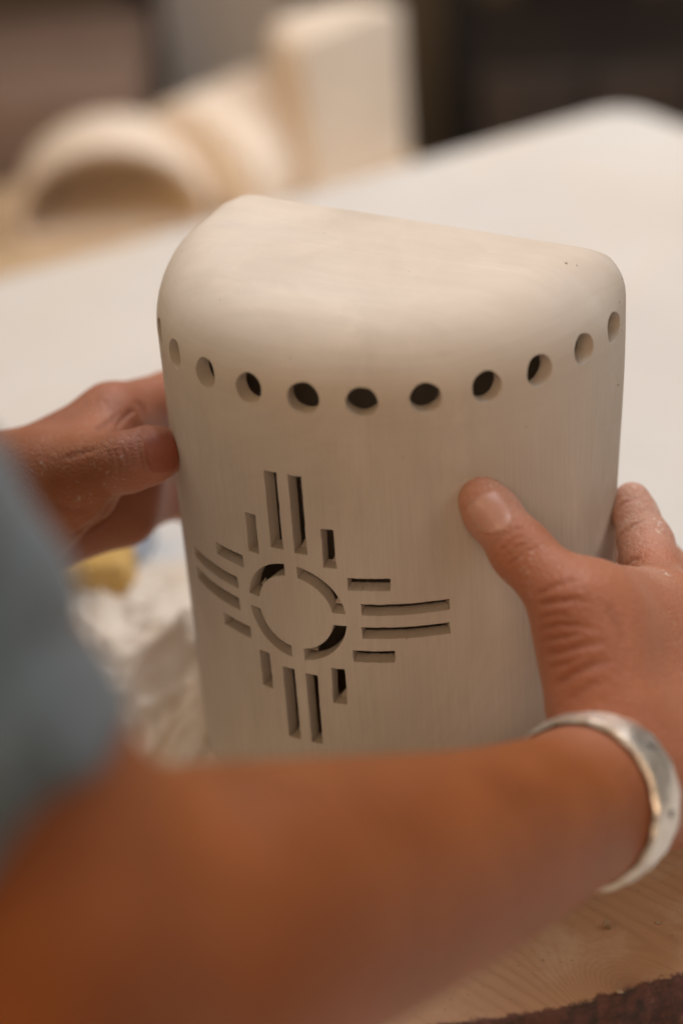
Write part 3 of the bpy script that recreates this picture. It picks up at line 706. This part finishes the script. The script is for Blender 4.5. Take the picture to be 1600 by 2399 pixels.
VS, FS = surface_nets(fS, np.minimum.reduce(cs) - 0.10, np.maximum.reduce(cs) + 0.10, 0.006)
VS, FS = subdivide(VS, FS); Gs = grad(fS, VS, 8e-4); VS = VS - Gs * np.clip(fS(VS), -0.003, 0.003)[:, None]
shirt = mesh_obj('shirt', VS, FS, CLOTH); under(shirt, person)

# ------------------------------------------------------------------ silver cuff on the near wrist
ca = wr - fa; ca /= np.linalg.norm(ca); ce1 = -RC[1] - ca * (-RC[1] @ ca); ce1 /= np.linalg.norm(ce1); ce2 = np.cross(ca, ce1)
cc = wr + ca * 0.0040 + ce1 * 0.0004
CV, CF = [], []; na = 110
prof = [(-0.0082, 0.0), (-0.0076, 0.0012), (-0.004, 0.0018), (0.0, 0.0020), (0.004, 0.0018), (0.0076, 0.0012), (0.0082, 0.0), (0.005, -0.0003), (0, -0.0004), (-0.005, -0.0003)]
gap = math.pi * 1.42                                              # the cuff's gap sits on the far inner side of the wrist
for i in range(na):
    a = gap + 0.33 + (2 * math.pi - 0.66) * i / (na - 1); rad = ce1 * math.cos(a) * 0.0264 + ce2 * math.sin(a) * 0.0272; un = rad / np.linalg.norm(rad); rad = rad + ca * 0.10 * (rad @ ce1)
    sq = 1 - 0.25 * max(0, abs(i / (na - 1) - 0.5) * 2 - 0.85) / 0.15
    for w_, h_ in prof: CV.append(cc + rad + ca * w_ * 1.02 * sq + un * (h_ + 0.0002 * math.sin(i * 0.9 + w_ * 900)))
m_ = len(prof)
for i in range(na - 1):
    for j in range(m_): CF.append((i * m_ + j, i * m_ + (j + 1) % m_, (i + 1) * m_ + (j + 1) % m_, (i + 1) * m_ + j))
CF.append(tuple(range(m_))); CF.append(tuple(range((na - 1) * m_, na * m_))[::-1])
cuff = empty('cuff_bracelet', tuple(cc)); tag(cuff, "hammered silver cuff bracelet on the potter's near wrist", 'bracelet')
band = temp('band', np.array(CV) - cc, CF); band.data.materials.append(SILVER); band.data.shade_smooth(); band.data.set_sharp_from_angle(angle=math.radians(40)); band.parent = cuff
DARKM = plain('oxidised_silver', (0.02, 0.02, 0.022), 0.6, 0.5)
for dg_, ln in ((-18, 0.0042), (-62, 0.0034), (-100, 0.0042), (28, 0.0034)):                     # dark stamped lozenges
    th = math.atan2((tocam(cc) @ ce2), (tocam(cc) @ ce1)) + math.radians(dg_) * 1.0
    rad = ce1 * math.cos(th) * 0.0264 + ce2 * math.sin(th) * 0.0272; un = rad / np.linalg.norm(rad); rad = rad + ca * 0.10 * (rad @ ce1); tg = np.cross(ca, un); p0 = cc + rad + un * 0.0019
    bm = bmesh.new(); ring = [p0 + tg * ln * 0.5 * c_ + ca * 0.0016 * s_ for c_, s_ in ((1, 0), (0.35, 0.8), (-0.35, 0.8), (-1, 0), (-0.35, -0.8), (0.35, -0.8))]
    vs_ = [bm.verts.new(Vector(x - cc)) for x in ring] + [bm.verts.new(Vector(p0 + un * 0.0004 - cc)), bm.verts.new(Vector(p0 - un * 0.001 - cc))]
    bmesh.ops.convex_hull(bm, input=vs_); bm_obj('stamped_mark', bm, DARKM, cuff)

# ------------------------------------------------------------------ clay crumbs and dust on the board
def crumb(px, py, size, label, flat=0.7):
    q = onz(px, py, 0.0); bm = bmesh.new()
    for _ in range(11):
        v = rng.normal(0, 1, 3); v /= np.linalg.norm(v); v *= size * rng.uniform(0.7, 1.15); bm.verts.new((v[0], v[1] * 0.85, v[2] * flat))
    bmesh.ops.convex_hull(bm, input=list(bm.verts)); bmesh.ops.delete(bm, geom=[v for v in bm.verts if not v.link_faces], context='VERTS')
    zmin = min(v.co.z for v in bm.verts)
    for v in bm.verts: v.co.z -= zmin + 0.0002
    o = bm_obj('clay_crumb', bm, CRUMB); o.location = (q[0], q[1], 0.0); tag(o, label, 'crumb', 'clay crumbs on the pine board'); return o
CRUMB = plain('dry_clay_crumb', (0.40, 0.32, 0.25), 0.9, var=0.2, scale=400)
for px, py, sz, lb in [(1424, 2176, 0.0026, 'largest clay crumb, lying on the board below the bracelet'), (1540, 2164, 0.0011, 'small clay crumb on the board by the right edge of the photo'),
                       (1494, 2087, 0.0006, 'tiny clay speck nearest the bracelet on the board'), (1527, 2101, 0.0006, 'tiny clay speck up the board near the right edge'),
                       (1452, 2325, 0.0014, 'flat clay crumb beside the dark knot in the board'), (1450, 2304, 0.0007, 'tiny clay crumb just above the flat one by the knot'), (1573, 2191, 0.0006, 'tiny clay speck below the small crumb near the right edge'),
                       (1478, 2205, 0.0005, 'tiny clay speck just right of the largest crumb')]:
    crumb(px, py, sz, lb, 0.5 if 'flat' in lb else 0.7)
dv, df = [], []
for k in range(420):
    x = rng.uniform(1000, 1640); y = rng.uniform(1950, 2395); q = onz(x, y, 0.0003); s = abs(rng.normal(0, 0.00016)) + 0.00008; b = len(dv)
    if y > 2296 + (1540 - x) * 0.19: continue
    for v in ((s, 0, 0), (-s * .5, s * .8, 0), (-s * .5, -s * .8, 0), (0, 0, s)): dv.append(q + np.array(v))
    df += [(b, b + 1, b + 3), (b + 1, b + 2, b + 3), (b + 2, b, b + 3)]
dust = mesh_obj('clay_dust', dv, df, CRUMB, None, False); dust['kind'] = 'stuff'; dust['label'] = 'fine pale clay dust sprinkled over the pine board'; dust['category'] = 'dust'

# ------------------------------------------------------------------ crumpled sheet, sponge and scraper left of the lantern
from mathutils import noise as mn
def mat_sheet():
    m = NT('crumpled_plastic'); v = m.coords(); f = m.noise(v, 40, 5, 0.6)
    m.set(Base_Color=m.ramp(f, [(0.3, (0.68, 0.59, 0.49)), (0.7, (0.84, 0.77, 0.68))]), Roughness=0.5)
    m.b.inputs['Transmission Weight'].default_value = 0.08; m.b.inputs['IOR'].default_value = 1.3; m.b.inputs['Coat Weight'].default_value = 0.2
    return m.m
SHEET = mat_sheet()
c0 = onz(300, 1640, TZ); n = 130; half = 0.125; SVs = []
for i in range(n):
    for j in range(n):
        u = (i / (n - 1) * 2 - 1); v = (j / (n - 1) * 2 - 1); x = c0[0] + u * half * (1 + 0.12 * math.sin(v * 5)); y = c0[1] + v * half * 0.95 * (1 + 0.1 * math.sin(u * 4 + 1))
        p = Vector((x * 22, y * 22, 0.3)); r = 1 - abs(mn.noise(p)) * 2; r2 = 1 - abs(mn.noise(p * 2.3 + Vector((3, 1, 0)))) * 2; r3 = mn.noise(p * 5.1)
        e = max(0, 1 - max(abs(u), abs(v)) ** 4)
        r4 = 1 - abs(mn.noise(p * 3.7 + Vector((1, 7, 2)))) * 2
        h = (0.008 * max(0, r) ** 1.5 + 0.006 * max(0, r2) ** 2 + 0.004 * max(0, r4) ** 2 + 0.0015 * r3 + 0.003) * e
        # rises against the board's edge
        f_ = (np.array([x, y]) - P0) @ Fd; w = min(1, max(0, (f_ + 0.125) / 0.035)); nn = (np.array([x, y]) - P0) @ Nd; w *= 1 if nn < 0.27 else max(0, 1 - (nn - 0.27) / 0.02)
        SVs.append((x, y, TZ + 0.002 + h + w * 0.031))
SF = []
lim_in = lambda q: (q[1] < EB * U + 0.03 and math.hypot(q[0], min(q[1], 0)) < U + 0.004 + 0.0)
for i in range(n - 1):
    for j in range(n - 1):
        ids = (i * n + j, (i + 1) * n + j, (i + 1) * n + j + 1, i * n + j + 1)
        if all(abs(SVs[k][0]) < U - 0.001 and SVs[k][1] < EB * U and (SVs[k][1] > 0 or math.hypot(SVs[k][0], SVs[k][1]) < U - 0.001) for k in ids): continue
        SF.append(ids)
sheet = mesh_obj('crumpled_sheet', SVs, SF, SHEET)
sm = sheet.modifiers.new('thick', 'SOLIDIFY'); sm.thickness = 0.0008; sm.offset = -1
tag(sheet, 'crumpled off-white plastic sheet heaped beside the lantern', 'sheet')

def rounded_box(name, size, loc, rotz, mat, rad, parent=None, seg=3, jitter=0.0):
    bm = bmesh.new(); bmesh.ops.create_cube(bm, size=1, matrix=Matrix.Diagonal((*size, 1)))
    bmesh.ops.bevel(bm, geom=list(bm.edges), offset=rad, segments=seg, affect='EDGES', profile=0.6)
    if jitter:
        bmesh.ops.subdivide_edges(bm, edges=list(bm.edges), cuts=2, use_grid_fill=True)
        for v in bm.verts: v.co += Vector(v.co).normalized() * jitter * mn.noise(v.co * 60)
    o = bm_obj(name, bm, mat, parent, True); o.location = loc; o.rotation_euler.z = rotz; return o
spn = NT('sponge_foam'); _v = spn.coords(); _p = spn.voro(_v, 330); _f = spn.noise(_v, 60, 4)
spn.set(Base_Color=spn.ramp(_f, [(0.3, (0.60, 0.36, 0.09)), (0.7, (0.74, 0.50, 0.19))]), Roughness=0.95, Normal=spn.bump(_p, 0.8, 0.003))
q = onz(226, 1328, TZ + 0.018); sp = rounded_box('sponge', (0.040, 0.034, 0.028), (q[0], q[1], TZ + 0.0145), 0.5, spn.m, 0.009, None, 4, 0.003)
tag(sp, 'yellow sponge on the table beneath the far hand', 'sponge')
q = onz(330, 1310, TZ); sc_ = rounded_box('scraper', (0.010, 0.038, 0.014), (q[0], q[1], TZ + 0.0075), 0.35, plain('grey_blue_plastic', (0.30, 0.35, 0.44), 0.5), 0.003)
tag(sc_, 'small grey-blue scraper next to the yellow sponge', 'tool')

# ------------------------------------------------------------------ other pottery, out of focus behind
V, F = d_solid(0, 0, HT, 10, 1.0); bare = temp('shell', V, F); V, F = d_solid(TH * 1.35, -0.3, HT - TH * 1.2, 8, 0.72); boolean(bare, [temp('inner', V, F)])
bare.data.materials.clear(); bare.data.materials.append(CLAY_BG); bare.data.shade_smooth(); bare.data.set_sharp_from_angle(angle=math.radians(35))
def far_pot(px, py, scale, mode, turn, label, first=False):
    s3 = scale; q = onz(px, py, BZ); view = math.atan2(q[1] - CAM[1], q[0] - CAM[0])
    if mode == 'lie':      # resting on its flat back
        rot = Matrix.Rotation(view - math.pi / 2 + turn, 4, 'Z') @ Matrix.Rotation(-math.pi / 2, 4, 'X'); lift = EB * U * s3[1]
    elif mode == 'lie_away':
        rot = Matrix.Rotation(view + math.pi / 2 + turn, 4, 'Z') @ Matrix.Rotation(-math.pi / 2, 4, 'X'); lift = EB * U * s3[1]
    else:
        rot = Matrix.Rotation(view - math.pi / 2 + turn, 4, 'Z'); lift = 0
    o = bare if first else bare.copy()
    if not first: COL.objects.link(o)
    o.name = 'clay_pot'
    o.matrix_world = Matrix.Translation((q[0], q[1], BZ + lift + 0.0005)) @ rot @ Matrix.Diagonal((*s3, 1))
    tag(o, label, 'pot', 'unfired clay pots on the plywood bench'); return o
far_pot(268, 560, (1.13, 0.88, 0.55), 'lie', -0.10, 'half-round clay pot lying down with its dark open end showing', True)
far_pot(640, 392, (0.98, 1.0, 0.62), 'lie', 2.45, 'half-round clay pot lying between the open pot and the upright one')
far_pot(822, 410, (0.88, 0.88, 0.765), 'stand', -2.35, 'upright clay pot with a rounded top at the end of the bench')

# ------------------------------------------------------------------ dim furniture far behind
fwd = np.array([RC[2][0], RC[2][1]]); fwd /= np.linalg.norm(fwd); rgt = np.array([fwd[1], -fwd[0]]); yaw = math.atan2(rgt[1], rgt[0])
def far_box(par, name, x0, x1, ytop, depth, thick, mat, zb=FLOOR_Z, bev=0.006):
    a = P(x0, 100 if ytop is None else ytop, depth); b = P(x1, 100 if ytop is None else ytop, depth); zt = 0.95 if ytop is None else (a[2] + b[2]) / 2
    w = abs((b - a)[:2] @ rgt); c = (a + b)[:2] / 2 + fwd * thick / 2
    o = rounded_box(name, (w, thick, zt - zb), (0, 0, 0), 0, mat, bev, None, 2)
    o.matrix_world = Matrix.Translation((c[0], c[1], (zt + zb) / 2)) @ Matrix.Rotation(yaw, 4, 'Z')
    if par is not None: o.parent = par
    return o
def cabinet(name, label, cat, x0, x1, ytop, depth, thick, mat, dmat, ndoors):
    root = empty(name, (0, 0, 0)); tag(root, label, cat); far_box(root, 'carcass', x0, x1, ytop, depth, thick, mat); w = (x1 - x0) / ndoors
    for i in range(ndoors):
        d = far_box(root, 'door', x0 + w * i + 10, x0 + w * (i + 1) - 10, None if ytop is None else ytop + 22, depth - 0.02, 0.018, dmat, FLOOR_Z + 0.06)
    return root
BR = plain('brown_wood_far', (0.085, 0.058, 0.042), 0.7, var=0.25, scale=2); BR2 = plain('umber_wood_far', (0.105, 0.072, 0.052), 0.7, var=0.2, scale=2)
GR = plain('taupe_panel', (0.78, 0.70, 0.62), 0.7, var=0.1, scale=2); DK = plain('black_steel', (0.022, 0.020, 0.021), 0.5); DB = plain('dark_wood_far', (0.048, 0.036, 0.032), 0.65, var=0.3, scale=3)
OL = plain('olive_brown', (0.15, 0.112, 0.072), 0.7, var=0.2, scale=2)
cabinet('cabinet', 'brown cabinet behind the pots at the left of the photo', 'cabinet', -500, 300, None, 2.5, 0.5, BR, BR2, 2)
cabinet('stool', 'low reddish-brown stool or box at the left edge behind the bench', 'stool', -250, 330, 210, 2.1, 0.3, plain('rust_brown', (0.20, 0.135, 0.105), 0.7), plain('rust_brown_light', (0.22, 0.15, 0.12), 0.7), 1)
tag(far_box(None, 'taupe_door', 385, 690, None, 2.75, 0.05, GR), 'tall taupe door panel behind the pots', 'door')
tag(far_box(None, 'olive_panel', 690, 1045, None, 2.9, 0.05, OL), 'olive-brown panel behind the upright pot', 'panel')
tag(far_box(None, 'steel_post', 1055, 1112, None, 2.3, 0.05, DK), 'thin black steel post right of the upright pot', 'post')
cabinet('sideboard', 'dark low sideboard beyond the far corner of the white table', 'sideboard', 1115, 1900, 150, 2.6, 0.45, DB, plain('dark_door', (0.085, 0.064, 0.056), 0.6, var=0.3, scale=5), 3)
tag(far_box(None, 'crate', 1110, 1215, -150, 2.9, 0.25, OL), 'brown crate behind the black post', 'crate')
tag(far_box(None, 'dark_bin', 1240, 1480, -200, 3.0, 0.3, DK), 'black bin at the top of the photo behind the sideboard', 'bin')
tag(far_box(None, 'brown_carton', 1500, 1750, -200, 2.9, 0.3, plain('carton', (0.24, 0.17, 0.125), 0.8)), 'brown carton in the top right corner behind the sideboard', 'carton')
